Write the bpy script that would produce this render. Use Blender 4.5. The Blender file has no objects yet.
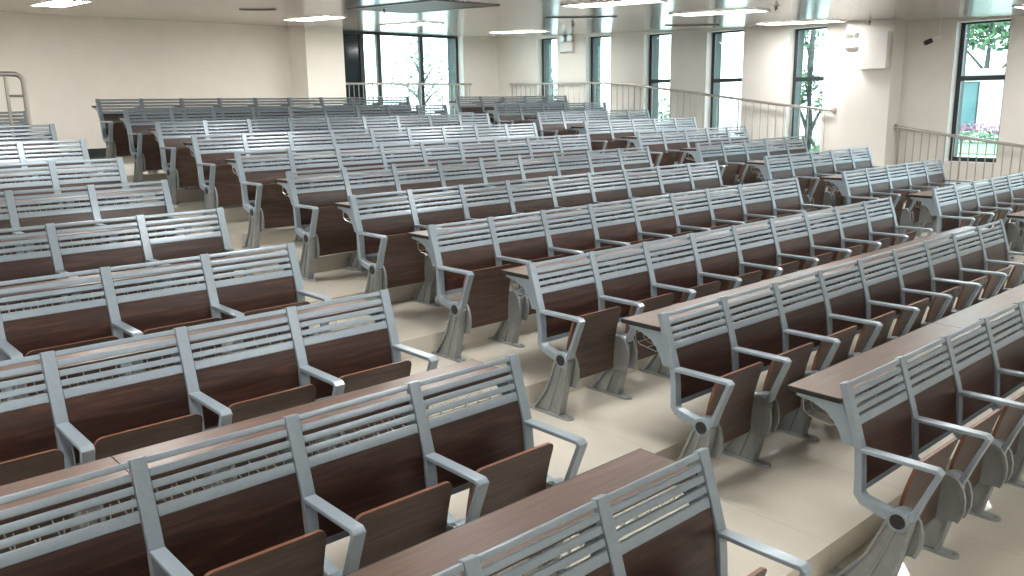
import bpy, bmesh, math, random
from mathutils import Vector, Matrix

random.seed(7)
S = bpy.context.scene
COL = S.collection

# ------------------------------------------------------------------ numbers of the place
P = 0.55            # seat pitch
DY = 1.0411         # row pitch
DZ = 0.1395         # rise per row
GAPL, GAPR = 1.094, 1.070
MID_N, WIN_N, SIDE_N = 9, 5, 4
WALL_R, WALL_B, WALL_L, WALL_F = 10.3, 14.2, -4.6, -6.5
CEIL0, CEILS = 3.21, 0.038     # ceiling height at y=0 and its rise towards the back


def rowy(i): return (i - 1) * DY
def rowz(i): return (i - 1) * DZ
def ceilz(y): return CEIL0 + CEILS * y


# ------------------------------------------------------------------ materials
def new_mat(name):
    m = bpy.data.materials.new(name)
    m.use_nodes = True
    nt = m.node_tree
    b = nt.nodes['Principled BSDF']
    return m, nt, b


def setp(b, color=None, rough=None, metal=None, spec=None, coat=None):
    if color is not None: b.inputs['Base Color'].default_value = (*color, 1)
    if rough is not None: b.inputs['Roughness'].default_value = rough
    if metal is not None: b.inputs['Metallic'].default_value = metal
    if spec is not None: b.inputs['Specular IOR Level'].default_value = spec
    if coat is not None: b.inputs['Coat Weight'].default_value = coat


def noisy(name, c1, c2, scale=8.0, rough=0.5, metal=0.0, bump=0.0, spec=0.5, detail=3.0, stretch=(1, 1, 1)):
    m, nt, b = new_mat(name)
    setp(b, c1, rough, metal, spec)
    tc = nt.nodes.new('ShaderNodeTexCoord')
    mp = nt.nodes.new('ShaderNodeMapping')
    mp.inputs['Scale'].default_value = stretch
    nz = nt.nodes.new('ShaderNodeTexNoise')
    nz.inputs['Scale'].default_value = scale
    nz.inputs['Detail'].default_value = detail
    cr = nt.nodes.new('ShaderNodeValToRGB')
    cr.color_ramp.elements[0].position = 0.3
    cr.color_ramp.elements[1].position = 0.7
    cr.color_ramp.elements[0].color = (*c1, 1)
    cr.color_ramp.elements[1].color = (*c2, 1)
    nt.links.new(tc.outputs['Object'], mp.inputs['Vector'])
    nt.links.new(mp.outputs['Vector'], nz.inputs['Vector'])
    nt.links.new(nz.outputs['Fac'], cr.inputs['Fac'])
    nt.links.new(cr.outputs['Color'], b.inputs['Base Color'])
    if bump:
        bp = nt.nodes.new('ShaderNodeBump')
        bp.inputs['Strength'].default_value = bump
        bp.inputs['Distance'].default_value = 0.01
        nt.links.new(nz.outputs['Fac'], bp.inputs['Height'])
        nt.links.new(bp.outputs['Normal'], b.inputs['Normal'])
    return m


def wood(name, dark, mid, light, rough, spec=0.5):
    """laminate with its grain along x"""
    m, nt, b = new_mat(name)
    setp(b, mid, rough, 0.0, spec)
    N, L = nt.nodes, nt.links
    tc = N.new('ShaderNodeTexCoord')
    oi = N.new('ShaderNodeObjectInfo')
    add = N.new('ShaderNodeVectorMath'); add.operation = 'ADD'
    sc = N.new('ShaderNodeVectorMath'); sc.operation = 'SCALE'
    sc.inputs[0].default_value = (7.0, 3.0, 11.0)
    L.new(oi.outputs['Random'], sc.inputs['Scale'])
    L.new(tc.outputs['Object'], add.inputs[0]); L.new(sc.outputs[0], add.inputs[1])
    mp = N.new('ShaderNodeMapping'); mp.inputs['Scale'].default_value = (1.1, 14.0, 14.0)
    L.new(add.outputs[0], mp.inputs['Vector'])
    n1 = N.new('ShaderNodeTexNoise'); n1.inputs['Scale'].default_value = 2.2; n1.inputs['Detail'].default_value = 6; n1.inputs['Roughness'].default_value = 0.65
    n1.inputs['Distortion'].default_value = 0.9
    L.new(mp.outputs['Vector'], n1.inputs['Vector'])
    cr = N.new('ShaderNodeValToRGB')
    e = cr.color_ramp.elements
    e[0].position, e[0].color = 0.30, (*dark, 1)
    e[1].position, e[1].color = 0.72, (*light, 1)
    q = e.new(0.5); q.color = (*mid, 1)
    L.new(n1.outputs['Fac'], cr.inputs['Fac'])
    L.new(cr.outputs['Color'], b.inputs['Base Color'])
    return m


M = {}
M['paint'] = noisy('silver_powder_coat', (0.285, 0.345, 0.395), (0.31, 0.37, 0.42), 60, 0.31, 0.25)
M['cast'] = noisy('cast_aluminium', (0.27, 0.29, 0.29), (0.31, 0.33, 0.325), 25, 0.38, 0.35)
M['back'] = wood('dark_walnut_laminate', (0.020, 0.008, 0.006), (0.038, 0.0165, 0.012), (0.092, 0.041, 0.027), 0.34)
M['seat'] = wood('walnut_plywood_seat', (0.046, 0.028, 0.021), (0.076, 0.048, 0.036), (0.118, 0.077, 0.058), 0.36)
M['edge'] = noisy('plywood_edge', (0.17, 0.066, 0.038), (0.22, 0.088, 0.05), 40, 0.4)
M['desk'] = wood('brown_desk_laminate', (0.085, 0.049, 0.036), (0.118, 0.070, 0.053), (0.160, 0.097, 0.074), 0.32, 0.45)
M['band'] = noisy('dark_edge_band', (0.008, 0.006, 0.005), (0.014, 0.010, 0.008), 30, 0.6)
M['cap'] = noisy('black_plastic', (0.012, 0.013, 0.016), (0.022, 0.023, 0.026), 30, 0.5)
M['wire'] = noisy('chromed_wire', (0.45, 0.45, 0.44), (0.52, 0.52, 0.50), 30, 0.3, 0.7)
M['wall'] = noisy('cream_wall_paint', (0.74, 0.715, 0.675), (0.77, 0.745, 0.705), 3, 0.75, 0.0, 0.03)
M['white'] = noisy('white_enamel', (0.80, 0.79, 0.77), (0.84, 0.83, 0.81), 6, 0.4)
M['skirt'] = noisy('dark_skirting', (0.015, 0.018, 0.02), (0.03, 0.035, 0.035), 6, 0.4)
M['steel'] = noisy('brushed_steel_tube', (0.44, 0.41, 0.375), (0.50, 0.47, 0.435), 50, 0.3, 0.7)
M['frame'] = noisy('dark_window_frame', (0.022, 0.030, 0.032), (0.034, 0.042, 0.044), 20, 0.4)
M['facade'] = noisy('grey_green_stone', (0.07, 0.09, 0.083), (0.085, 0.107, 0.10), 5, 0.8)
M['spandrel'] = noisy('dark_blue_glass_panel', (0.012, 0.025, 0.035), (0.022, 0.036, 0.046), 3, 0.12)
M['vent'] = noisy('dark_vent_metal', (0.17, 0.155, 0.145), (0.22, 0.205, 0.19), 10, 0.4, 0.3)
M['ventdark'] = noisy('vent_shadow_gap', (0.03, 0.026, 0.024), (0.045, 0.04, 0.036), 10, 0.6)
M['leaf'] = noisy('green_leaf', (0.045, 0.11, 0.05), (0.12, 0.23, 0.11), 3, 0.6)
M['leafpale'] = noisy('pale_leaf', (0.06, 0.11, 0.075), (0.14, 0.22, 0.15), 3, 0.6)
M['flower'] = noisy('pink_flowering_leaf', (0.22, 0.10, 0.15), (0.36, 0.22, 0.27), 5, 0.7)
M['bark'] = noisy('bark', (0.05, 0.055, 0.05), (0.10, 0.10, 0.09), 12, 0.9, 0, 0.4)
M['lawn'] = noisy('mown_lawn', (0.14, 0.24, 0.12), (0.22, 0.33, 0.19), 4, 0.9)
M['paving'] = noisy('pale_paving', (0.50, 0.55, 0.56), (0.60, 0.64, 0.65), 2, 0.8)
M['render'] = noisy('white_render', (0.80, 0.80, 0.80), (0.86, 0.86, 0.86), 2, 0.8)
M['tealglass'] = noisy('dark_teal_glass', (0.07, 0.16, 0.17), (0.11, 0.21, 0.22), 1, 0.1)


def floor_mat():
    m, nt, b = new_mat('polished_cream_tile')
    N, L = nt.nodes, nt.links
    setp(b, (0.56, 0.50, 0.40), 0.13, 0.0, 0.5)
    tc = N.new('ShaderNodeTexCoord')
    sep = N.new('ShaderNodeSeparateXYZ'); L.new(tc.outputs['Object'], sep.inputs[0])

    def groove(out, period):
        d = N.new('ShaderNodeMath'); d.operation = 'DIVIDE'; d.inputs[1].default_value = period; L.new(out, d.inputs[0])
        f = N.new('ShaderNodeMath'); f.operation = 'FRACT'; L.new(d.outputs[0], f.inputs[0])
        c = N.new('ShaderNodeMath'); c.operation = 'LESS_THAN'; c.inputs[1].default_value = 0.004 / period; L.new(f.outputs[0], c.inputs[0])
        return c.outputs[0]
    g = groove(sep.outputs['X'], 0.8)
    n1 = N.new('ShaderNodeTexNoise'); n1.inputs['Scale'].default_value = 2.2; n1.inputs['Detail'].default_value = 5
    L.new(tc.outputs['Object'], n1.inputs['Vector'])
    cr = N.new('ShaderNodeValToRGB')
    cr.color_ramp.elements[0].position = 0.3; cr.color_ramp.elements[0].color = (0.565, 0.53, 0.455, 1)
    cr.color_ramp.elements[1].position = 0.7; cr.color_ramp.elements[1].color = (0.63, 0.595, 0.515, 1)
    L.new(n1.outputs['Fac'], cr.inputs['Fac'])
    mx = N.new('ShaderNodeMixRGB'); mx.inputs['Color2'].default_value = (0.45, 0.415, 0.35, 1)
    L.new(g, mx.inputs['Fac']); L.new(cr.outputs['Color'], mx.inputs['Color1'])
    L.new(mx.outputs[0], b.inputs['Base Color'])
    rr = N.new('ShaderNodeMapRange'); rr.inputs['To Min'].default_value = 0.035; rr.inputs['To Max'].default_value = 0.075
    L.new(n1.outputs['Fac'], rr.inputs['Value']); L.new(rr.outputs[0], b.inputs['Roughness'])
    return m


def ceiling_mat():
    m, nt, b = new_mat('glossy_ceiling_panel')
    N, L = nt.nodes, nt.links
    setp(b, (0.46, 0.425, 0.385), 0.20, 0.30, 0.5)
    tc = N.new('ShaderNodeTexCoord')
    sep = N.new('ShaderNodeSeparateXYZ'); L.new(tc.outputs['Object'], sep.inputs[0])
    d = N.new('ShaderNodeMath'); d.operation = 'DIVIDE'; d.inputs[1].default_value = 1.25; L.new(sep.outputs['Y'], d.inputs[0])
    f = N.new('ShaderNodeMath'); f.operation = 'FRACT'; L.new(d.outputs[0], f.inputs[0])
    c = N.new('ShaderNodeMath'); c.operation = 'LESS_THAN'; c.inputs[1].default_value = 0.018; L.new(f.outputs[0], c.inputs[0])
    n1 = N.new('ShaderNodeTexNoise'); n1.inputs['Scale'].default_value = 1.0
    L.new(tc.outputs['Object'], n1.inputs['Vector'])
    cr = N.new('ShaderNodeValToRGB')
    cr.color_ramp.elements[0].color = (0.50, 0.475, 0.44, 1); cr.color_ramp.elements[1].color = (0.55, 0.525, 0.49, 1)
    L.new(n1.outputs['Fac'], cr.inputs['Fac'])
    mx = N.new('ShaderNodeMixRGB'); mx.inputs['Color2'].default_value = (0.17, 0.15, 0.135, 1)
    L.new(c.outputs[0], mx.inputs['Fac']); L.new(cr.outputs['Color'], mx.inputs['Color1'])
    L.new(mx.outputs[0], b.inputs['Base Color'])
    return m


def lamp_mat():
    m, nt, b = new_mat('lit_tube')
    setp(b, (0.9, 0.9, 0.9), 0.4)
    b.inputs['Emission Color'].default_value = (1.0, 0.98, 0.94, 1)
    b.inputs['Emission Strength'].default_value = 27.0
    return m


def glass_mat():
    m = bpy.data.materials.new('clear_window_glass'); m.use_nodes = True
    nt = m.node_tree; N, L = nt.nodes, nt.links
    N.remove(N['Principled BSDF'])
    t = N.new('ShaderNodeBsdfTransparent'); t.inputs['Color'].default_value = (0.90, 0.97, 0.97, 1)
    g = N.new('ShaderNodeBsdfGlossy'); g.inputs['Roughness'].default_value = 0.02; g.inputs['Color'].default_value = (0.8, 0.95, 0.95, 1)
    lw = N.new('ShaderNodeLayerWeight'); lw.inputs['Blend'].default_value = 0.5
    pw = N.new('ShaderNodeMath'); pw.operation = 'POWER'; pw.inputs[1].default_value = 4.0
    fr = N.new('ShaderNodeMath'); fr.operation = 'MULTIPLY_ADD'; fr.inputs[1].default_value = 0.7; fr.inputs[2].default_value = 0.03
    L.new(lw.outputs['Facing'], pw.inputs[0]); L.new(pw.outputs[0], fr.inputs[0])
    mx = N.new('ShaderNodeMixShader')
    L.new(fr.outputs[0], mx.inputs[0]); L.new(t.outputs[0], mx.inputs[1]); L.new(g.outputs[0], mx.inputs[2])
    L.new(mx.outputs[0], N['Material Output'].inputs['Surface'])
    return m


M['floor'] = floor_mat(); M['ceiling'] = ceiling_mat(); M['lamp'] = lamp_mat(); M['glass'] = glass_mat()


# ------------------------------------------------------------------ mesh helpers
def box(bm, x0, x1, y0, y1, z0, z1):
    v = [bm.verts.new((x, y, z)) for x in (x0, x1) for y in (y0, y1) for z in (z0, z1)]
    for f in ((0, 1, 3, 2), (4, 6, 7, 5), (0, 4, 5, 1), (2, 3, 7, 6), (0, 2, 6, 4), (1, 5, 7, 3)):
        bm.faces.new([v[k] for k in f])


def prism_x(bm, pts, x0, x1):
    """closed outline in the (y, z) plane, given thickness along x"""
    a = [bm.verts.new((x0, y, z)) for y, z in pts]
    b = [bm.verts.new((x1, y, z)) for y, z in pts]
    n = len(pts)
    bm.faces.new(a); bm.faces.new(list(reversed(b)))
    for i in range(n):
        j = (i + 1) % n
        bm.faces.new((a[j], a[i], b[i], b[j]))


def ribbon_x(bm, path, x0, x1):
    """bar of changing thickness along a path of (y, z, thickness), wide from x0 to x1"""
    n = len(path)
    L, R = [], []
    for i, (y, z, t) in enumerate(path):
        p = Vector((y, z))
        d0 = (p - Vector(path[i - 1][:2])).normalized() if i > 0 else None
        d1 = (Vector(path[i + 1][:2]) - p).normalized() if i < n - 1 else None
        if d0 is None: d0 = d1
        if d1 is None: d1 = d0
        n0 = Vector((-d0.y, d0.x)); n1 = Vector((-d1.y, d1.x))
        m = (n0 + n1).normalized()
        k = min(1.0 / max(m.dot(n0), 0.35), 2.2)
        L.append(p + m * k * t / 2); R.append(p - m * k * t / 2)
    rows = []
    for a, c in zip(L, R):
        rows.append([bm.verts.new((x0, a.x, a.y)), bm.verts.new((x1, a.x, a.y)), bm.verts.new((x1, c.x, c.y)), bm.verts.new((x0, c.x, c.y))])
    bm.faces.new(rows[0]); bm.faces.new(list(reversed(rows[-1])))
    for r0, r1 in zip(rows, rows[1:]):
        for k in range(4):
            j = (k + 1) % 4
            bm.faces.new((r0[j], r0[k], r1[k], r1[j]))


def tube(bm, pts, r, seg=8, caps=True):
    pts = [Vector(p) for p in pts]
    rings = []
    up = Vector((0, 0, 1))
    for i, p in enumerate(pts):
        d = (pts[min(i + 1, len(pts) - 1)] - pts[max(i - 1, 0)]).normalized()
        u = d.cross(up)
        if u.length < 1e-3: u = d.cross(Vector((1, 0, 0)))
        u.normalize(); w = u.cross(d)
        rr = r[i] if isinstance(r, (list, tuple)) else r
        rings.append([bm.verts.new(p + (u * math.cos(2 * math.pi * k / seg) + w * math.sin(2 * math.pi * k / seg)) * rr) for k in range(seg)])
    for a, b in zip(rings, rings[1:]):
        for k in range(seg):
            j = (k + 1) % seg
            bm.faces.new((a[k], a[j], b[j], b[k]))
    if caps:
        bm.faces.new(list(reversed(rings[0]))); bm.faces.new(rings[-1])


def disc_x(bm, y, z, r, x0, x1, seg=14):
    prism_x(bm, [(y + r * math.cos(2 * math.pi * k / seg), z + r * math.sin(2 * math.pi * k / seg)) for k in range(seg)], x0, x1)


def finish(bm, name, mats, bevel=0.0, smooth=True):
    bmesh.ops.remove_doubles(bm, verts=bm.verts, dist=1e-6)
    bmesh.ops.recalc_face_normals(bm, faces=bm.faces)
    if bevel:
        es = [e for e in bm.edges if e.is_manifold and e.calc_face_angle(0) > 0.6]
        bmesh.ops.bevel(bm, geom=es, offset=bevel, segments=1, affect='EDGES', profile=0.5, clamp_overlap=True)
    me = bpy.data.meshes.new(name)
    bm.to_mesh(me); bm.free()
    for m in (mats if isinstance(mats, (list, tuple)) else [mats]): me.materials.append(m)
    if smooth:
        me.shade_smooth()
        try: me.set_sharp_from_angle(angle=math.radians(32))
        except Exception: pass
    return me


def obj(name, me, parent=None, loc=None):
    o = bpy.data.objects.new(name, me)
    COL.objects.link(o)
    if parent: o.parent = parent
    if loc: o.location = loc
    return o


def thing(name, label, cat, loc=(0, 0, 0), group=None, me=None):
    o = bpy.data.objects.new(name, me)
    COL.objects.link(o)
    o.location = loc
    tag(o, label, cat, group)
    return o


def tag(o, label, cat, group=None):
    o['label'] = label; o['category'] = cat
    if group: o['group'] = group


def struct(name, me, loc=None):
    o = obj(name, me, None, loc); o['kind'] = 'structure'
    return o


def boxes(name, mat, rows, bevel=0.0):
    bm = bmesh.new()
    for r in rows: box(bm, *r)
    return finish(bm, name, mat, bevel, smooth=False)


# ------------------------------------------------------------------ the chair: one mesh per part, made once
def armrest_frame_mesh():
    bm = bmesh.new()
    w = 0.026
    # upright: leans at the top, drops straight below the arm, sweeps forward to the pivot
    ribbon_x(bm, [(0.010, 0.945, 0.034), (-0.046, 0.775, 0.034), (-0.085, 0.648, 0.034)], -w, w)
    v = 0.0245
    ribbon_x(bm, [(-0.079, 0.668, 0.032), (-0.085, 0.640, 0.034), (-0.092, 0.560, 0.036), (-0.096, 0.445, 0.040), (-0.120, 0.418, 0.044), (-0.205, 0.396, 0.050), (-0.290, 0.378, 0.056)], -v, v)
    # armrest, bent down at the front into a leaning strut
    ribbon_x(bm, [(-0.080, 0.652, 0.019), (-0.250, 0.653, 0.019), (-0.421, 0.654, 0.019), (-0.434, 0.643, 0.020), (-0.384, 0.520, 0.021),
                  (-0.335, 0.395, 0.028)], -w, w)
    # boss at the pivot
    disc_x(bm, -0.286, 0.380, 0.052, -w - 0.004, w + 0.004, 16)
    return finish(bm, 'armrest_frame', M['paint'], 0.003)


def leg_mesh():
    bm = bmesh.new()
    # web and the two rims of the casting, plus a rib down its middle
    prism_x(bm, [(-0.345, 0.37), (-0.322, 0.24), (-0.268, 0.03), (-0.262, 0.012), (-0.030, 0.012), (-0.055, 0.040), (-0.150, 0.17), (-0.200, 0.29), (-0.238, 0.37)], -0.013, 0.013)
    ribbon_x(bm, [(-0.338, 0.385, 0.016), (-0.312, 0.24, 0.016), (-0.262, 0.03, 0.016), (-0.258, 0.012, 0.016)], -0.030, 0.030)
    ribbon_x(bm, [(-0.246, 0.385, 0.014), (-0.207, 0.29, 0.014), (-0.157, 0.17, 0.014), (-0.064, 0.040, 0.014), (-0.040, 0.012, 0.014)], -0.030, 0.030)
    ribbon_x(bm, [(-0.284, 0.36, 0.014), (-0.228, 0.20, 0.014), (-0.158, 0.012, 0.014)], -0.022, 0.022)
    return finish(bm, 'leg', M['cast'], 0.003)


def foot_plate_mesh():
    bm = bmesh.new()
    hw = 0.036
    pts = [(-hw, 0.004), (hw, 0.004)]
    for k in range(9):
        a = math.pi * k / 8
        pts.append((hw * math.cos(a), -0.325 - hw * math.sin(a)))
    lo = [bm.verts.new((x, y, 0.0005)) for x, y in pts]
    hi = [bm.verts.new((x * 0.9, y if i < 2 else y + 0.003, 0.014)) for i, (x, y) in enumerate(pts)]
    bm.faces.new(lo); bm.faces.new(hi)
    for i in range(len(pts)):
        j = (i + 1) % len(pts)
        bm.faces.new((lo[i], lo[j], hi[j], hi[i]))
    # bolt heads
    for y in (-0.335,):
        seg = 8
        r0 = [bm.verts.new((0.011 * math.cos(2 * math.pi * k / seg), y + 0.011 * math.sin(2 * math.pi * k / seg), 0.013)) for k in range(seg)]
        r1 = [bm.verts.new((0.009 * math.cos(2 * math.pi * k / seg), y + 0.009 * math.sin(2 * math.pi * k / seg), 0.022)) for k in range(seg)]
        bm.faces.new(r1)
        for k in range(seg): bm.faces.new((r0[k], r0[(k + 1) % seg], r1[(k + 1) % seg], r1[k]))
    return finish(bm, 'foot_plate', M['cast'])


def hinge_cover_mesh():
    """leaf-shaped plate beside the seat hinge, at the head of the leg"""
    bm = bmesh.new()
    out = [(-0.245, 0.405), (-0.270, 0.425), (-0.300, 0.430), (-0.335, 0.415), (-0.362, 0.375), (-0.375, 0.320), (-0.374, 0.265), (-0.360, 0.225), (-0.350, 0.202),
           (-0.300, 0.196), (-0.205, 0.188), (-0.168, 0.190), (-0.174, 0.225), (-0.192, 0.295), (-0.220, 0.365)]
    prism_x(bm, out, -0.003, 0.003)
    # raised rims along the back and the front edge, meeting at the head
    ribbon_x(bm, [(-0.176, 0.190, 0.020), (-0.182, 0.225, 0.020), (-0.200, 0.293, 0.020), (-0.228, 0.362, 0.020), (-0.252, 0.400, 0.020), (-0.275, 0.416, 0.020), (-0.300, 0.420, 0.020),
                  (-0.328, 0.408, 0.020), (-0.353, 0.372, 0.020), (-0.366, 0.320, 0.020), (-0.365, 0.265, 0.020), (-0.352, 0.226, 0.020), (-0.341, 0.201, 0.020)], -0.0085, 0.0085)
    return finish(bm, 'hinge_cover', M['cast'], 0.002)


def pivot_cap_mesh(sx):
    bm = bmesh.new()
    a, b = sorted((sx * 0.029, sx * 0.037))
    disc_x(bm, -0.286, 0.380, 0.034, a, b, 18)
    return finish(bm, 'pivot_cap', M['cap'], 0.002)


X0, X1 = 0.0275, P - 0.0275      # clear width between two uprights


def lean(z):                     # centre line of the backrest
    return 0.010 - (0.945 - z) * 0.325 if z > 0.655 else -0.0843 - (0.655 - z) * 0.075


def backrest_mesh():
    bm = bmesh.new()
    for zc, h, t in ((0.930, 0.020, 0.022), (0.8900, 0.0245, 0.019), (0.8505, 0.0245, 0.019), (0.8115, 0.0245, 0.019), (0.767, 0.038, 0.019)):
        z0, z1 = zc - h / 2, zc + h / 2
        y0, y1 = lean(z0), lean(z1)
        ribbon_x(bm, [(y0, z0, t), ((y0 + y1) / 2 - 0.001, zc, t), (y1, z1, t * 0.9)], X0, X1)
    return finish(bm, 'slat_backrest', M['paint'], 0.0025)


def lower_rail_mesh():
    bm = bmesh.new()
    ribbon_x(bm, [(lean(0.447), 0.447, 0.018), (lean(0.477), 0.477, 0.018)], X0, X1)
    return finish(bm, 'lower_rail', M['paint'], 0.0025)


def back_panel_mesh():
    bm = bmesh.new()
    path = []
    for k in range(7):
        z = 0.749 - (0.749 - 0.476) * k / 6
        path.append((lean(z) - 0.003 + 0.006 * math.sin(math.pi * k / 6), z, 0.012))
    ribbon_x(bm, path, X0 + 0.002, X1 - 0.002)
    return finish(bm, 'back_panel', M['back'])


def seat_mesh():
    """tipped-up plywood seat, rounded upper corners, slightly dished"""
    bm = bmesh.new()
    x0, x1, r = 0.056, P - 0.056, 0.035
    zt, zb = 0.640, 0.205
    prof = lambda z: -0.318 + (0.640 - z) * 0.165 + 0.022 * math.sin(math.pi * (zt - z) / (zt - zb))
    out = [(x0, zb + 0.012), (x0 + 0.012, zb), (x1 - 0.012, zb), (x1, zb + 0.012)]
    for k in range(1, 7): out.append((x1, zb + 0.012 + (zt - r - zb - 0.012) * k / 7))
    for k in range(6):
        a = math.pi / 2 * k / 5
        out.append((x1 - r + r * math.cos(a), zt - r + r * math.sin(a)))
    for k in range(6):
        a = math.pi / 2 * (1 + k / 5)
        out.append((x0 + r + r * math.cos(a), zt - r + r * math.sin(a)))
    for k in range(6, 0, -1): out.append((x0, zb + 0.012 + (zt - r - zb - 0.012) * k / 7))
    # rows of the sheet, so that it can bend: split by height
    zs = sorted({round(z, 5) for _, z in out})
    left = {}; right = {}
    for x, z in out:
        z = round(z, 5)
        left[z] = min(left.get(z, 9), x); right[z] = max(right.get(z, -9), x)
    th = 0.017
    fr, bk = [], []
    for z in zs:
        a, b = left[z], right[z]
        fr.append([bm.verts.new((a, prof(z) - th / 2, z)), bm.verts.new((b, prof(z) - th / 2, z))])
        bk.append([bm.verts.new((a, prof(z) + th / 2, z)), bm.verts.new((b, prof(z) + th / 2, z))])
    edge_faces = []
    for i in range(len(zs) - 1):
        bm.faces.new((fr[i][0], fr[i][1], fr[i + 1][1], fr[i + 1][0]))
        bm.faces.new((bk[i][1], bk[i][0], bk[i + 1][0], bk[i + 1][1]))
        edge_faces.append(bm.faces.new((fr[i][0], fr[i + 1][0], bk[i + 1][0], bk[i][0])))
        edge_faces.append(bm.faces.new((fr[i + 1][1], fr[i][1], bk[i][1], bk[i + 1][1])))
    edge_faces.append(bm.faces.new((fr[0][1], fr[0][0], bk[0][0], bk[0][1])))
    edge_faces.append(bm.faces.new((fr[-1][0], fr[-1][1], bk[-1][1], bk[-1][0])))
    for f in edge_faces: f.material_index = 1
    return finish(bm, 'seat', [M['seat'], M['edge']])


def hinge_mesh():
    bm = bmesh.new()
    tube(bm, [(0.047, -0.240, 0.385), (P - 0.047, -0.240, 0.385)], 0.011, 8)
    return finish(bm, 'hinge_rod', M['cast'])


ME = dict(armrest_frame=armrest_frame_mesh(), leg=leg_mesh(), foot_plate=foot_plate_mesh(), hinge_cover=hinge_cover_mesh(), cap_l=pivot_cap_mesh(-1), cap_r=pivot_cap_mesh(1),
          backrest=backrest_mesh(), back_panel=back_panel_mesh(), lower_rail=lower_rail_mesh(), seat=seat_mesh(), hinge=hinge_mesh())


def chair(label, loc, group, first, last):
    """a tip-up chair: its own armrest frame and leg on one side; the last of a row has the closing one too"""
    t = thing('tip_up_chair', label, 'chair', loc, group)
    for k in ((0, 1) if last else (0,)):
        x = (P - 0.0005) * k
        a = obj('armrest_frame', ME['armrest_frame'], t, (x, 0, 0))
        if first and k == 0: obj('pivot_cap', ME['cap_l'], a)['label'] = 'black round cap'
        if last and k == 1: obj('pivot_cap', ME['cap_r'], a)['label'] = 'black round cap'
        l = obj('leg', ME['leg'], t, (x, 0, 0))
        obj('foot_plate', ME['foot_plate'], l)
    b = obj('backrest', ME['backrest'], t); b['label'] = 'grey metal slat backrest'
    p = obj('back_panel', ME['back_panel'], b); p['label'] = 'dark brown wooden panel'
    obj('lower_rail', ME['lower_rail'], b)
    s = obj('seat', ME['seat'], t); s['label'] = 'brown plywood seat tipped up'
    obj('hinge_rod', ME['hinge'], s)
    for xc in (0.0405, P - 0.0405): obj('hinge_cover', ME['hinge_cover'], s, (xc, 0, 0))
    return t


# ------------------------------------------------------------------ the desk board behind a run of seats
DESK_Z = 0.862


def desk_parts(n, first, last):
    L = n * P
    bm = bmesh.new(); box(bm, 0.0, L - 0.002, 0.022, 0.291, DESK_Z - 0.022, DESK_Z)
    top = finish(bm, 'desk_board', M['desk'], 0.002)
    bm = bmesh.new()
    if first: box(bm, -0.004, 0.0, 0.020, 0.295, DESK_Z - 0.024, DESK_Z - 0.001)
    if last: box(bm, L - 0.002, L + 0.002, 0.020, 0.295, DESK_Z - 0.024, DESK_Z - 0.001)
    box(bm, 0.0, L - 0.002, 0.291, 0.295, DESK_Z - 0.024, DESK_Z - 0.001)
    band = finish(bm, 'edge_band', M['band'])
    bm = bmesh.new()
    prism_x(bm, [(0.016, 0.838), (0.245, 0.838), (0.245, 0.822), (0.160, 0.810), (0.092, 0.782), (0.050, 0.742), (0.022, 0.695), (0.004, 0.650), (-0.050, 0.650),
                 (-0.054, 0.665), (-0.020, 0.760)], -0.011, 0.011)
    br = finish(bm, 'desk_bracket', M['paint'], 0.003)
    bm = bmesh.new()
    x0, x1 = 0.03, P - 0.03
    U = lambda x: [(x, 0.235, 0.835), (x, 0.225, 0.745), (x, 0.200, 0.725), (x, 0.085, 0.705), (x, 0.060, 0.715), (x, 0.040, 0.800)]
    for k in range(8):
        tube(bm, U(x0 + (x1 - x0) * k / 7), 0.0026, 4)
    for y, z in ((0.229, 0.785), (0.212, 0.733), (0.145, 0.7155), (0.085, 0.704), (0.050, 0.76)):
        tube(bm, [(x0, y, z), (x1, y, z)], 0.003, 4)
    bk = finish(bm, 'wire_basket', M['wire'])
    return top, band, br, bk


DESK = {k: desk_parts(*k) for k in ((3, True, False), (3, False, False), (3, False, True), (2, False, True), (1, True, False))}


def desk(label, loc, n, group, first, closing):
    t = thing('shared_desk', label, 'desk', loc, group)
    top, band, br, bk = DESK[n, first, closing]
    obj('desk_board', top, t)
    e = obj('edge_band', band, t); e['label'] = 'dark edge band'
    for k in range(n + (1 if closing else 0)):
        b = obj('desk_bracket', br, t, (k * P + (0.0 if k < n else -0.012), 0, 0))
        if k == 0: b.location.x = 0.0115
        b['label'] = 'grey metal bracket'
    for k in range(n): obj('wire_basket', bk, t, (k * P + (0.012 if k == 0 else 0), 0, 0))
    return t


ORD = ['', 'first', 'second', 'third', 'fourth', 'fifth', 'sixth', 'seventh', 'eighth', 'ninth', 'tenth', 'eleventh']
ROWNAME = {1: 'front row'}
for i in range(2, 12): ROWNAME[i] = ORD[i] + ' row back'


def row(block, x0, i, n, from_end, groupname, segs):
    z, y = rowz(i), rowy(i)
    for k in range(n):
        pos = k + 1 if from_end == 'start' else n - k
        if block == 'middle block':
            lab = f'brown and silver tip-up chair, {ORD[pos]} from left aisle, {ROWNAME[i]}, middle block'
        elif block == 'left block':
            lab = f'brown and silver tip-up chair, {ORD[pos]} from the aisle, {ROWNAME[i]}, left block'
        else:
            lab = f'brown and silver tip-up chair, {ORD[pos]} from the aisle, {ROWNAME[i]}, window-side block'
        chair(lab, (x0 + k * P, y, z), groupname, k == 0, k == n - 1)
    a = 0
    for j, s in enumerate(segs):
        where = {'middle block': ['left end', 'middle', 'window end'], 'left block': ['far-from-aisle end', 'aisle end'], 'window-side block': ['aisle end', 'window end']}[block][j]
        desk(f'brown laminate desk board with wire basket, {where} of {ROWNAME[i]}, {block}', (x0 + a * P, y, z), s, 'desk boards of the ' + block, j == 0, j == len(segs) - 1)
        a += s


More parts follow.
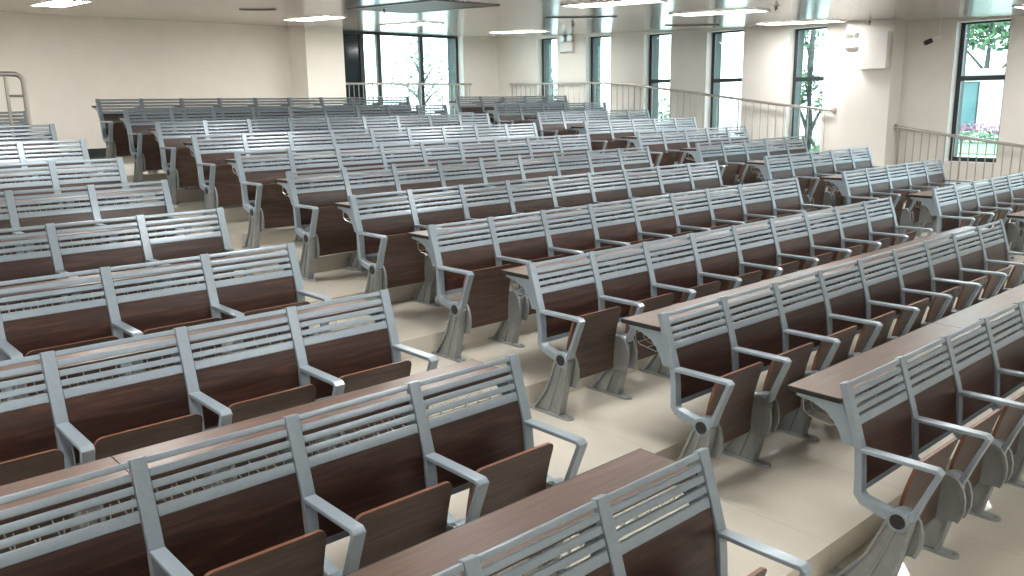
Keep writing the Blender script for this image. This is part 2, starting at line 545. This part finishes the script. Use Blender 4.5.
for i in range(1, 12):
    row('middle block', 0.0, i, MID_N, 'start', 'chairs of the middle block', (3, 3, 3))
for i in range(2, 12):
    row('window-side block', MID_N * P + GAPR, i, WIN_N, 'start', 'chairs of the window-side block', (3, 2))
for i in range(1, 11):
    row('left block', -GAPL - SIDE_N * P, i, SIDE_N, 'end', 'chairs of the left block', (1, 3))

# ------------------------------------------------------------------ floor, walls, ceiling
bm = bmesh.new()
prof = [(WALL_F, -0.3), (WALL_F, 0.0)]
for i in range(1, 11):
    yr = rowy(i) + 0.02
    prof += [(yr, rowz(i)), (yr, rowz(i + 1))]
prof += [(WALL_B + 0.9, rowz(11)), (WALL_B + 0.9, -0.3)]
prism_x(bm, prof, WALL_L - 0.2, WALL_R + 0.49)
bmesh.ops.triangulate(bm, faces=[f for f in bm.faces if len(f.verts) > 4])
struct('floor', finish(bm, 'floor', M['floor'], 0, smooth=False))

bm = bmesh.new()
ya, yb = WALL_F - 0.2, WALL_B + 0.9
prism_x(bm, [(ya, ceilz(ya)), (yb, ceilz(yb)), (yb, ceilz(yb) + 0.15), (ya, ceilz(ya) + 0.15)], WALL_L - 0.2, WALL_R + 0.75)
struct('ceiling', finish(bm, 'ceiling', M['ceiling'], 0, smooth=False))

# window wall: openings (far edge, near edge, sill height, transom height)
WIN = [(12.84, 12.18, 1.70, None), (11.30, 10.58, 1.70, None), (9.68, 9.01, 1.45, 2.60), (8.16, 7.36, 1.30, 2.57), (6.43, 5.75, 1.22, 2.54), (3.66, 2.92, 1.22, 2.47),
       (2.10, 1.35, 1.10, 2.42), (0.55, -0.20, 1.0, 2.36)]


def wall_with_openings(name, mat, x0, x1, grow=0.0):
    rows = []
    edges = [WALL_B + 0.2 if x0 < WALL_R + 0.1 else WALL_B + 0.6]
    for a, b, s, t in WIN:
        rows.append((x0, x1, a + grow, edges[-1], -0.3, ceilz(edges[-1]) + 0.10))
        rows.append((x0, x1, b - grow, a + grow, -0.3, s - grow))
        rows.append((x0, x1, b - grow, a + grow, ceilz(a) - 0.055 + grow, ceilz(a) + 0.08))
        edges.append(b - grow)
    rows.append((x0, x1, WALL_F, edges[-1], -0.3, ceilz(edges[-1]) + 0.10))
    return boxes(name, mat, rows)


struct('wall_right', wall_with_openings('wall_right', M['wall'], WALL_R, WALL_R + 0.17))
struct('wall_right_outer', wall_with_openings('wall_right_outer', M['facade'], WALL_R + 0.225, WALL_R + 0.49, 0.0))
for n, (a, b, s, t) in enumerate(WIN, 1):
    x0, x1 = WALL_R + 0.170, WALL_R + 0.225
    top = ceilz(a) - 0.055
    fw = 0.065
    rows = [(x0, x1, a - fw, a, s, top), (x0, x1, b, b + fw, s, top), (x0, x1, b + fw, a - fw, s, s + fw), (x0, x1, b + fw, a - fw, top - 0.03, top)]
    if t: rows.append((x0 - 0.012, x1 - 0.001, b + fw, a - fw, t - 0.035, t + 0.035))
    w = struct(f'window_{n}', boxes('window_frame', M['frame'], rows))
    g = obj('window_pane', boxes('window_pane', M['glass'], [(x0 + 0.030, x0 + 0.036, b + fw, a - fw, s + fw, top - 0.03)]), w)
    g['label'] = 'clear glass pane'

# pillar on the window wall
struct('trim_pillar', boxes('trim_pillar', M['wall'], [(9.9, WALL_R, 4.42, 5.19, rowz(5) - 0.2, ceilz(4.42) + 0.02)]))

# back wall with a column and the wide window
WX0, WX1, WS = 5.62, 9.23, 0.72
bt = ceilz(WALL_B) + 0.1
struct('wall_back', boxes('wall_back', M['wall'], [(WALL_L - 0.2, WX0, WALL_B, WALL_B + 0.2, 0, bt), (WX1, WALL_R, WALL_B, WALL_B + 0.2, 0, bt), (WX0, WX1, WALL_B, WALL_B + 0.2, 0, WS)]))
struct('wall_back_outer', boxes('wall_back_outer', M['facade'], [(WALL_L - 0.2, WX0, WALL_B + 0.26, WALL_B + 0.6, 0, bt), (WX1, WALL_R + 0.17, WALL_B + 0.26, WALL_B + 0.6, 0, bt),
                                                              (WX0, WX1, WALL_B + 0.26, WALL_B + 0.6, 0, WS)]))
struct('trim_column', boxes('trim_column', M['wall'], [(4.78, WX0, 13.5, WALL_B, rowz(11), ceilz(13.5) + 0.02)]))
y0, y1 = WALL_B + 0.20, WALL_B + 0.26
top = ceilz(WALL_B)
rows = [(WX0, WX0 + 0.06, y0, y1, WS, top), (WX1 - 0.06, WX1, y0, y1, WS, top), (WX0 + 0.06, WX1 - 0.06, y0, y1, WS, WS + 0.06), (WX0 + 0.06, WX1 - 0.06, y0, y1, top - 0.05, top + 0.05)]
for xm in (6.60, 7.03, 8.17):
    rows.append((xm - 0.05, xm + 0.05, y0 - 0.02, y1 - 0.001, WS + 0.06, top - 0.05))
w = struct('window_9', boxes('window_frame', M['frame'], rows))
obj('window_pane', boxes('window_pane', M['glass'], [(6.65, WX1 - 0.06, y0 + 0.03, y0 + 0.036, WS + 0.06, top - 0.05)]), w)['label'] = 'clear glass panes'
obj('window_panel', boxes('window_panel', M['spandrel'], [(WX0 + 0.06, 6.55, y0 + 0.02, y0 + 0.045, WS + 0.06, top - 0.05)]), w)['label'] = 'dark blue glass panel'

struct('wall_left', boxes('wall_left', M['wall'], [(WALL_L - 0.2, WALL_L, WALL_F, WALL_B, -0.3, bt)]))
struct('wall_front', boxes('wall_front', M['wall'], [(WALL_L - 0.2, WALL_R + 0.17, WALL_F - 0.2, WALL_F, -0.3, ceilz(WALL_F) + 0.1)]))
struct('baseboard_back', boxes('baseboard_back', M['skirt'], [(WALL_L, 4.78, WALL_B - 0.018, WALL_B, rowz(11), rowz(11) + 0.15), (WX1, WALL_R, WALL_B - 0.018, WALL_B, rowz(11), rowz(11) + 0.15)]))


# ------------------------------------------------------------------ railings
def sweep_rail(name, label, pts, foot, spacing, r=0.024, br=0.0085, loc=(0, 0, 0), posts=()):
    """handrail through pts; balusters to the height foot(x, y)"""
    t = thing(name, label, 'railing', loc)
    bm = bmesh.new(); tube(bm, pts, r, 12)
    obj('handrail', finish(bm, 'handrail', M['steel']), t)
    P0 = [Vector(p) for p in pts]
    d = 0.0
    total = sum((b - a).length for a, b in zip(P0, P0[1:]))
    n = int(total / spacing)
    for k in range(1, n + 1):
        s = (k - 0.5) * total / n
        for a, b in zip(P0, P0[1:]):
            l = (b - a).length
            if s <= l: break
            s -= l
        p = a + (b - a) * (s / l)
        thick = br * (1.8 if k % 8 == 1 else 1.0)
        bm = bmesh.new(); tube(bm, [(p.x, p.y, foot(p.x, p.y)), (p.x, p.y, p.z - r * 0.5)], thick, 8)
        obj('baluster', finish(bm, 'baluster', M['steel']), t)
    return t


def step_floor(x, y):
    i = 1
    while i < 11 and y > rowy(i) + 0.02: i += 1
    return rowz(i) + 0.001


rail = sweep_rail('stair_railing', 'long steel railing with thin balusters sloping down past the narrow windows',
                  [(10.21, 13.68, 2.655), (10.21, 10.66, 2.600), (10.21, 10.106, 2.570), (10.21, 6.50, 2.112), (10.21, 5.56, 2.012)], step_floor, 0.155)
bm = bmesh.new()
tube(bm, [(10.21, 5.56, 2.012), (10.225, 5.525, 2.008), (10.26, 5.51, 2.006), (10.296, 5.51, 2.006)], 0.024, 12)
tube(bm, [(10.282, 5.51, 2.006), (10.297, 5.51, 2.006)], 0.045, 16)
obj('wall_flange', finish(bm, 'wall_flange', M['steel']), rail)
rail = sweep_rail('stair_railing', 'steel railing with thin balusters from the white pillar past the nearest window',
                  [(10.18, 4.40, 1.745), (10.18, 2.55, 1.485), (10.18, 0.6, 1.215)], step_floor, 0.118)
bm = bmesh.new()
tube(bm, [(10.18, 4.402, 1.745), (10.18, 4.418, 1.747)], 0.045, 16)
obj('wall_flange', finish(bm, 'wall_flange', M['steel']), rail)
sweep_rail('window_railing', 'level steel guard railing in front of the wide window on the back wall',
           [(5.64, 14.08, 2.66), (9.36, 14.08, 2.66)], lambda x, y: rowz(11) + 0.001, 0.115)

# guard rail at the far left row
t = thing('guard_rail', 'tall tubular steel guard rail beside the back rows at the left edge', 'railing', (0, 8.79, 0))
z0 = rowz(10) + 0.001
bm = bmesh.new()
arc = [(-1.205, 0, z0), (-1.205, 0, 2.50)]
for k in range(1, 7):
    a = math.pi / 2 * k / 6
    arc.append((-1.205 - 0.09 * (1 - math.cos(a)), 0, 2.50 + 0.09 * math.sin(a)))
arc += [(-2.6, 0, 2.59)]
tube(bm, arc, 0.026, 12)
tube(bm, [(-2.6, 0, 2.59), (-2.66, 0, 2.565), (-2.69, 0, 2.50), (-2.69, 0, z0)], 0.026, 12)
obj('outer_tube', finish(bm, 'outer_tube', M['steel']), t)
for x in (-1.375, -1.95, -2.5):
    bm = bmesh.new(); tube(bm, [(x, 0, z0), (x, 0, 2.572)], 0.017, 10)
    obj('upright', finish(bm, 'upright', M['steel']), t)
bm = bmesh.new(); tube(bm, [(-1.22, 0, 2.36), (-1.365, 0, 2.36)], 0.012, 8)
obj('rung', finish(bm, 'rung', M['steel']), t)

# ------------------------------------------------------------------ ceiling lights
LW, LL = 0.44, 1.40
slope = math.atan(CEILS)
bm = bmesh.new()
for a in ((-LW / 2, -LW / 2 + 0.025, -LL / 2, LL / 2), (LW / 2 - 0.025, LW / 2, -LL / 2, LL / 2), (-LW / 2 + 0.025, LW / 2 - 0.025, -LL / 2, -LL / 2 + 0.025),
          (-LW / 2 + 0.025, LW / 2 - 0.025, LL / 2 - 0.025, LL / 2), (-0.03, 0.03, -LL / 2 + 0.025, LL / 2 - 0.025)):
    box(bm, *a, -0.022, -0.001)
lf = finish(bm, 'lamp_frame', M['white'], 0, smooth=False)
bm = bmesh.new()
box(bm, -0.075, 0.075, -LL / 2 + 0.03, LL / 2 - 0.03, -0.018, -0.002)
ld = finish(bm, 'lamp_tube', M['lamp'], 0, smooth=False)
LIGHTS = {
    (-0.06, 11.36): 'lit ceiling light by the plain back wall, farthest one on the left',
    (3.78, 11.34): 'lit ceiling light in front of the white corner column',
    (5.76, 11.36): 'lit ceiling light in front of the wide back window',
    (8.58, 11.58): 'lit ceiling light near the far corner beside the wide window',
    (4.84, 5.72): 'lit twin-tube ceiling light over the middle block, cut by the upper picture edge',
    (6.92, 5.58): 'lit ceiling light over the window-side block, between two dark slots and window',
    (9.50, 5.80): 'lit ceiling light beside the window wall, above the railing end',
    (8.62, 1.60): 'lit ceiling light at the upper right corner near the nearest window',
    (1.9, 5.70): 'lit ceiling light over the fifth and sixth rows, left side of middle block',
    (-1.2, 5.70): 'lit ceiling light over the aisle beside the left block, sixth row',
    (-3.2, 5.70): 'lit ceiling light over the left block by the side wall, sixth row',
    (-3.2, 11.36): 'lit ceiling light over the back left corner of the hall',
    (5.85, 1.45): 'lit ceiling light over the front rows of the middle block, window half',
    (2.9, 1.45): 'lit ceiling light over the front rows of the middle block, left half',
    (-0.4, 1.45): 'lit ceiling light over the aisle at the front row',
    (-3.2, 1.45): 'lit ceiling light over the front rows of the left block',
    (8.6, -3.2): 'lit ceiling light over the open front floor by the window wall',
    (4.6, -3.2): 'lit ceiling light over the middle of the open front floor',
    (0.6, -3.2): 'lit ceiling light over the open front floor ahead of left aisle',
    (-3.2, -3.2): 'lit ceiling light over the open front floor by the left wall',
}
for (x, y), lab in LIGHTS.items():
    t = thing('ceiling_light', lab, 'ceiling light', (x, y, ceilz(y)), 'recessed ceiling lights')
    t.rotation_euler = (slope, 0, 0)
    obj('lamp_frame', lf, t)
    for sx in (-1, 1):
        obj('lamp_tube', ld, t, (sx * 0.112, 0, 0))['label'] = 'glowing white tube'

# ceiling vent, dark strips for sagging panel edges, sprinklers
t = thing('ceiling_vent', 'large dark square air vent in the ceiling before the wide back window', 'air vent', (3.65, 8.15, ceilz(8.15)))
t.rotation_euler = (slope, 0, 0); t.scale = (0.86, 0.80, 1.0)
obj('vent_frame', boxes('vent_frame', M['vent'], [(-0.62, 0.62, -1.3, -1.2, -0.014, -0.001), (-0.62, 0.62, 1.2, 1.3, -0.014, -0.001), (-0.62, -0.52, -1.2, 1.2, -0.014, -0.001),
                                                  (0.52, 0.62, -1.2, 1.2, -0.014, -0.001)]), t)
obj('vent_grille', boxes('vent_grille', M['vent'], [(-0.52, 0.52, -1.2 + 0.16 * k, -1.2 + 0.16 * k + 0.11, -0.010, -0.004) for k in range(15)]), t)
obj('vent_back', boxes('vent_back', M['ventdark'], [(-0.52, 0.52, -1.2, 1.2, -0.003, -0.001)]), t)
for (xa, ya), (xb, yb), lab in (((6.13, 8.26), (6.68, 7.25), 'dark curved slot in the ceiling between two middle lights'),
                                ((2.14, 10.54), (2.48, 10.10), 'short dark curved slot in the ceiling above the plain back wall'),
                                ((8.86, 8.03), (9.22, 7.13), 'dark curved slot in the ceiling beside the narrow window wall')):
    L = math.hypot(xb - xa, yb - ya)
    t = thing('ceiling_panel_gap', lab, 'air vent', ((xa + xb) / 2, (ya + yb) / 2, ceilz((ya + yb) / 2)))  # dark strip added for the edge of a sagging ceiling panel, not a vent
    ang = math.atan2(yb - ya, xb - xa)
    for nm, r, zz, mt in (('gap_rim', 0.035, (-0.012, -0.001), 'vent'), ('gap_strip', 0.020, (-0.016, -0.003), 'ventdark')):
        bm = bmesh.new()
        for k in range(8):
            u0, u1 = -L / 2 + L * k / 8, -L / 2 + L * (k + 1) / 8
            pts = []
            for u, s in ((u0, -1), (u1, -1), (u1, 1), (u0, 1)):
                v = 0.07 * (1 - (2 * u / L) ** 2) + s * r
                x, y = u * math.cos(ang) - v * math.sin(ang), u * math.sin(ang) + v * math.cos(ang)
                pts.append((x, y, CEILS * y))
            lo = [bm.verts.new((x, y, z + zz[0])) for x, y, z in pts]; hi = [bm.verts.new((x, y, z + zz[1])) for x, y, z in pts]
            bm.faces.new(lo); bm.faces.new(hi)
            for q in range(4): bm.faces.new((lo[q], lo[(q + 1) % 4], hi[(q + 1) % 4], hi[q]))
        obj(nm, finish(bm, nm, M[mt], 0, smooth=False), t)


def sprinkler(x, y, lab):
    t = thing('ceiling_sprinkler', lab, 'sprinkler', (x, y, ceilz(y)), 'ceiling sprinklers')
    bm = bmesh.new(); tube(bm, [(0, 0, -0.002), (0, 0, -0.012)], 0.045, 14)
    obj('ceiling_plate', finish(bm, 'ceiling_plate', M['white']), t)
    bm = bmesh.new(); tube(bm, [(0, 0, -0.012), (0, 0, -0.05), (0, 0, -0.055), (0, 0, -0.075), (0, 0, -0.08)], [0.018, 0.018, 0.008, 0.008, 0.030], 10)
    obj('nozzle', finish(bm, 'nozzle', M['vent']), t)


sprinkler(3.44, 8.74, 'small sprinkler head beside the large dark ceiling vent')
sprinkler(6.52, 4.43, 'small sprinkler head between the two right ceiling lights')
sprinkler(7.45, 8.93, 'small sprinkler head above the wall lamp at the far windows')
sprinkler(9.75, 4.75, 'small sprinkler head above the white box on the pillar')

# ------------------------------------------------------------------ things on the window wall
t = thing('wall_box', 'plain white box mounted high on the pillar face', 'box', (9.9, 4.70, 2.93))
bm = bmesh.new(); box(bm, -0.13, -0.012, -0.245, 0.215, -0.285, 0.275)
obj('box_body', finish(bm, 'box_body', M['white'], 0.006), t)
bm = bmesh.new(); box(bm, -0.012, -0.0005, -0.20, 0.17, -0.24, 0.23)
obj('mounting_plate', finish(bm, 'mounting_plate', M['vent']), t)


def emergency_lamp(loc, lab, s=1.0):
    """face towards -x"""
    t = thing('emergency_lamp', lab, 'emergency light', loc, 'emergency lamps')
    bm = bmesh.new(); box(bm, -0.055 * s, -0.0005, -0.13 * s, 0.13 * s, -0.13 * s, 0.03 * s)
    obj('lamp_case', finish(bm, 'lamp_case', M['white'], 0.006), t)
    bm = bmesh.new(); box(bm, -0.057 * s, -0.055 * s, -0.12 * s, 0.12 * s, -0.125 * s, -0.105 * s)
    obj('case_stripe', finish(bm, 'case_stripe', M['vent']), t)
    for y in (-0.075 * s, 0.075 * s):
        bm = bmesh.new()
        tube(bm, [(-0.03 * s, y, 0.03 * s), (-0.03 * s, y, 0.055 * s)], 0.012 * s, 8)
        tube(bm, [(-0.005 * s, y, 0.085 * s), (-0.03 * s, y, 0.083 * s), (-0.06 * s, y, 0.078 * s), (-0.062 * s, y, 0.0775 * s)], [0.02 * s, 0.05 * s, 0.058 * s, 0.050 * s], 14)
        h = obj('spot_head', finish(bm, 'spot_head', M['white']), t)
        bm = bmesh.new()
        tube(bm, [(-0.0622 * s, y, 0.0775 * s), (-0.066 * s, y, 0.077 * s)], 0.046 * s, 14)
        obj('spot_lens', finish(bm, 'spot_lens', M['wire']), h)


emergency_lamp((9.9, 5.06, 3.10), 'small twin-spot emergency lamp on the pillar beside the white box')
emergency_lamp((WALL_R, 11.82, 3.46), 'twin-spot emergency lamp on the wall between the two farthest narrow windows', 1.5)

t = thing('security_camera', 'small dark security camera on a white arm beside the nearest window', 'camera', (WALL_R, 3.90, 3.09))
bm = bmesh.new(); tube(bm, [(-0.0005, 0, 0), (-0.02, 0, 0)], 0.045, 14)
tube(bm, [(-0.02, 0, 0), (-0.09, 0.02, 0.005), (-0.17, 0.06, -0.03)], 0.014, 8)
obj('mounting_arm', finish(bm, 'mounting_arm', M['white']), t)
bm = bmesh.new(); tube(bm, [(-0.150, 0.05, -0.045), (-0.215, 0.12, -0.085)], 0.038, 12)
c = obj('camera_body', finish(bm, 'camera_body', M['cap']), t)
bm = bmesh.new(); tube(bm, [(-0.2155, 0.1205, -0.0855), (-0.222, 0.127, -0.089)], 0.028, 12)
obj('camera_lens', finish(bm, 'camera_lens', M['frame']), c)
bm = bmesh.new(); box(bm, -0.012, -0.0005, -0.012, 0.012, 0.05, 0.27)
obj('cable_duct', finish(bm, 'cable_duct', M['white']), t)

# ------------------------------------------------------------------ outside
struct('ground', boxes('ground', M['paving'], [(WALL_R + 0.5, 90, -30, 90, -0.75, 0.35), (-30, WALL_R + 0.5, WALL_B + 0.95, 90, -0.75, 0.35)]))
lawn = obj('lawn', boxes('lawn', M['lawn'], [(26.0, 33.5, 3, 24, 0.35, 0.40)])); lawn['kind'] = 'structure'
t = thing('white_building', 'white building with dark teal windows seen through the nearest window', 'building', (35, 11, 0.35))
obj('building_wall', boxes('building_wall', M['render'], [(0, 6, -7, 6, 0, 2.75)]), t)
obj('building_roof', boxes('building_roof', M['render'], [(-0.5, 6.3, -7.3, 6.3, 2.75, 2.95)]), t)
for yc in (-3.2, -0.55, 1.75, 4.2):
    w = obj('building_window', boxes('building_window', M['frame'], [(-0.05, -0.001, yc - 0.65, yc + 0.65, 0.45, 2.45)]), t)
    obj('window_glass', boxes('window_glass', M['tealglass'], [(-0.06, -0.051, yc - 0.60, yc + 0.60, 0.50, 2.40)]), w)


def leaves(bm, c, rad, n, size, rnd):
    for _ in range(n):
        while True:
            p = Vector((rnd.uniform(-1, 1), rnd.uniform(-1, 1), rnd.uniform(-1, 1)))
            if p.length < 1: break
        p = Vector(c) + Vector((p.x * rad[0], p.y * rad[1], p.z * rad[2]))
        a = Vector((rnd.gauss(0, 1), rnd.gauss(0, 1), rnd.gauss(0, 1))).normalized()
        b = a.orthogonal().normalized()
        s = size * rnd.uniform(0.6, 1.3)
        q = [p + a * s, p + b * s * 0.5 + Vector((0, 0, 0.1 * s)), p - a * s, p - b * s * 0.5]
        bm.faces.new([bm.verts.new(v) for v in q])


def tree(name, lab, loc, height, clusters, leafmat, n, size, cat='tree', seed=1, bark=True, trunk_r=0.10):
    rnd = random.Random(seed)
    clusters = [((c[0], c[1], c[2] - 0.67), r) for c, r in clusters]
    height -= 0.67
    t = thing(name, lab, cat, loc)
    if bark:
        bm = bmesh.new()
        tube(bm, [(0, 0, 0), (0.03, 0.02, height * 0.3), (-0.03, 0.04, height * 0.6), (0.02, 0, height)], [trunk_r, trunk_r * 0.85, trunk_r * 0.65, trunk_r * 0.25], 8)
        for (c, r) in clusters:
            z0 = max(0.25 * height, c[2] - 0.8 * abs(c[1]) - 0.5)
            tube(bm, [(0, 0, z0), (c[0] * 0.5, c[1] * 0.5, (z0 + c[2]) / 2 + 0.05), c], [trunk_r * 0.4, trunk_r * 0.3, trunk_r * 0.12], 6)
            for _ in range(3):
                d = Vector((rnd.uniform(-1, 1) * r[0], rnd.uniform(-1, 1) * r[1], rnd.uniform(-0.3, 1) * r[2]))
                tube(bm, [c, Vector(c) + d * 0.5 + Vector((0, 0, 0.05)), Vector(c) + d], [trunk_r * 0.14, trunk_r * 0.1, trunk_r * 0.05], 5)
        obj('trunk', finish(bm, 'trunk', M['bark']), t)
    bm = bmesh.new()
    for c, r in clusters: leaves(bm, c, r, n, size, rnd)
    obj('foliage', finish(bm, 'foliage', leafmat, 0, smooth=False), t)
    return t


G = 0.35
tree('street_tree', 'slim tree with propped trunk outside the narrow window beside the pillar', (14.0, 8.02, G), 4.9,
     [((0.1, 0.45, 2.55), (0.35, 0.4, 0.25)), ((0.0, -0.35, 2.45), (0.3, 0.3, 0.25)), ((0.1, 0.2, 2.9), (0.4, 0.3, 0.25)), ((0, -0.3, 1.2), (0.3, 0.3, 0.3)), ((0.2, 0.35, 3.9), (0.4, 0.4, 0.4))],
     M['leaf'], 110, 0.09, seed=3, trunk_r=0.11)
tree('bare_tree', 'thin sparsely leaved tree outside the wide back window', (12.2, 20.0, G), 4.2,
     [((-0.3, 0, 3.9), (0.7, 0.6, 0.5)), ((0.5, 0.1, 3.6), (0.6, 0.5, 0.5)), ((-0.6, 0, 3.1), (0.6, 0.5, 0.4)), ((0.5, 0, 2.9), (0.5, 0.5, 0.3)), ((0.0, 0, 4.6), (0.6, 0.6, 0.4))],
     M['leafpale'], 45, 0.09, seed=5, trunk_r=0.13)
tree('leafy_tree', 'leafy green tree behind the white building, top of nearest window', (42.5, 14.5, G), 6.0,
     [((0, 0, 5.5), (1.6, 2.2, 0.8)), ((0, -2.2, 5.4), (1.4, 1.6, 0.7)), ((0, 2.0, 5.7), (1.5, 1.8, 0.8)), ((0, 0.4, 6.4), (1.5, 1.6, 0.8))], M['leaf'], 260, 0.26, seed=8, trunk_r=0.2)
tree('garden_tree', 'small green tree outside the farthest narrow window', (14.6, 16.7, G), 3.2,
     [((0, 0, 3.2), (0.6, 0.6, 0.5)), ((0.2, 0.4, 2.6), (0.6, 0.6, 0.4)), ((0, -0.4, 2.4), (0.5, 0.5, 0.4))], M['leafpale'], 120, 0.10, seed=11)
tree('garden_shrub', 'green shrub outside the third narrow window', (15.2, 13.05, G), 1.6,
     [((0, 0, 2.2), (0.5, 0.6, 0.45)), ((0.1, 0.3, 1.5), (0.6, 0.7, 0.5)), ((0, -0.3, 1.0), (0.6, 0.7, 0.5))], M['leaf'], 220, 0.08, 'shrub', 13)
for k, (x, y, h, lab) in enumerate(((11.3, 20.5, 1.9, 'low green shrub under the bare tree outside the wide back window'),
                                    (13.5, 20.2, 2.1, 'green shrub near the edge of the wide back window'))):
    tree('garden_shrub', lab, (x, y, G), h * 0.7, [((0, 0, h * 0.75), (0.7, 0.5, 0.5)), ((0.4, 0, h * 0.6), (0.6, 0.5, 0.6)), ((-0.4, 0, h * 0.45), (0.6, 0.5, 0.6))],
         M['leafpale'], 170, 0.09, 'shrub', 20 + k)
rnd = random.Random(4)
t = thing('flower_hedge', 'low pink-flowering hedge before the white building outside', 'hedge', (33.0, 11, 0.40))
bm = bmesh.new()
for k in range(26): leaves(bm, (rnd.uniform(-0.25, 0.25), -5.5 + 0.44 * k, 0.55), (0.4, 0.4, 0.28), 60, 0.09, rnd)
obj('blossom', finish(bm, 'blossom', M['flower'], 0, smooth=False), t)
bm = bmesh.new()
for k in range(26): leaves(bm, (rnd.uniform(-0.5, 0.0) - 0.2, -5.5 + 0.44 * k, 0.24), (0.45, 0.4, 0.22), 60, 0.10, rnd)
obj('foliage', finish(bm, 'foliage', M['leaf'], 0, smooth=False), t)

# ------------------------------------------------------------------ sky
w = bpy.data.worlds.new('overcast_sky'); S.world = w; w.use_nodes = True
bg = w.node_tree.nodes['Background']
bg.inputs['Color'].default_value = (0.83, 0.96, 1.0, 1)
bg.inputs['Strength'].default_value = 3.6

# ------------------------------------------------------------------ camera
f, yaw, pitch, roll = 842.2, 0.72823955, 0.21541039, -0.01548955
fw = Vector((math.sin(yaw) * math.cos(pitch), math.cos(yaw) * math.cos(pitch), -math.sin(pitch)))
r = fw.cross(Vector((0, 0, 1))).normalized(); u = r.cross(fw)
c, s = math.cos(roll), math.sin(roll)
right = c * r + s * u; up = -s * r + c * u
cam = bpy.data.cameras.new('camera'); co = bpy.data.objects.new('camera', cam); COL.objects.link(co)
mw = Matrix((right, up, -fw)).transposed().to_4x4()
mw.translation = Vector((-3.5358, -1.6991, 1.2586 + 0.94))
co.matrix_world = mw
cam.sensor_width = 36.0
cam.lens = f / 1024 * 36.0
cam.clip_end = 300
S.camera = co

S.view_settings.view_transform = 'Standard'
S.view_settings.look = 'None'
S.view_settings.gamma = 1.0
S.view_settings.exposure = 0.80
S.view_settings.use_curve_mapping = False
S.cycles.use_denoising = True
S.cycles.max_bounces = 8
S.cycles.diffuse_bounces = 5
S.cycles.glossy_bounces = 4
S.cycles.transparent_max_bounces = 12
S.cycles.sample_clamp_indirect = 6.0
S.cycles.caustics_reflective = False
S.cycles.caustics_refractive = False
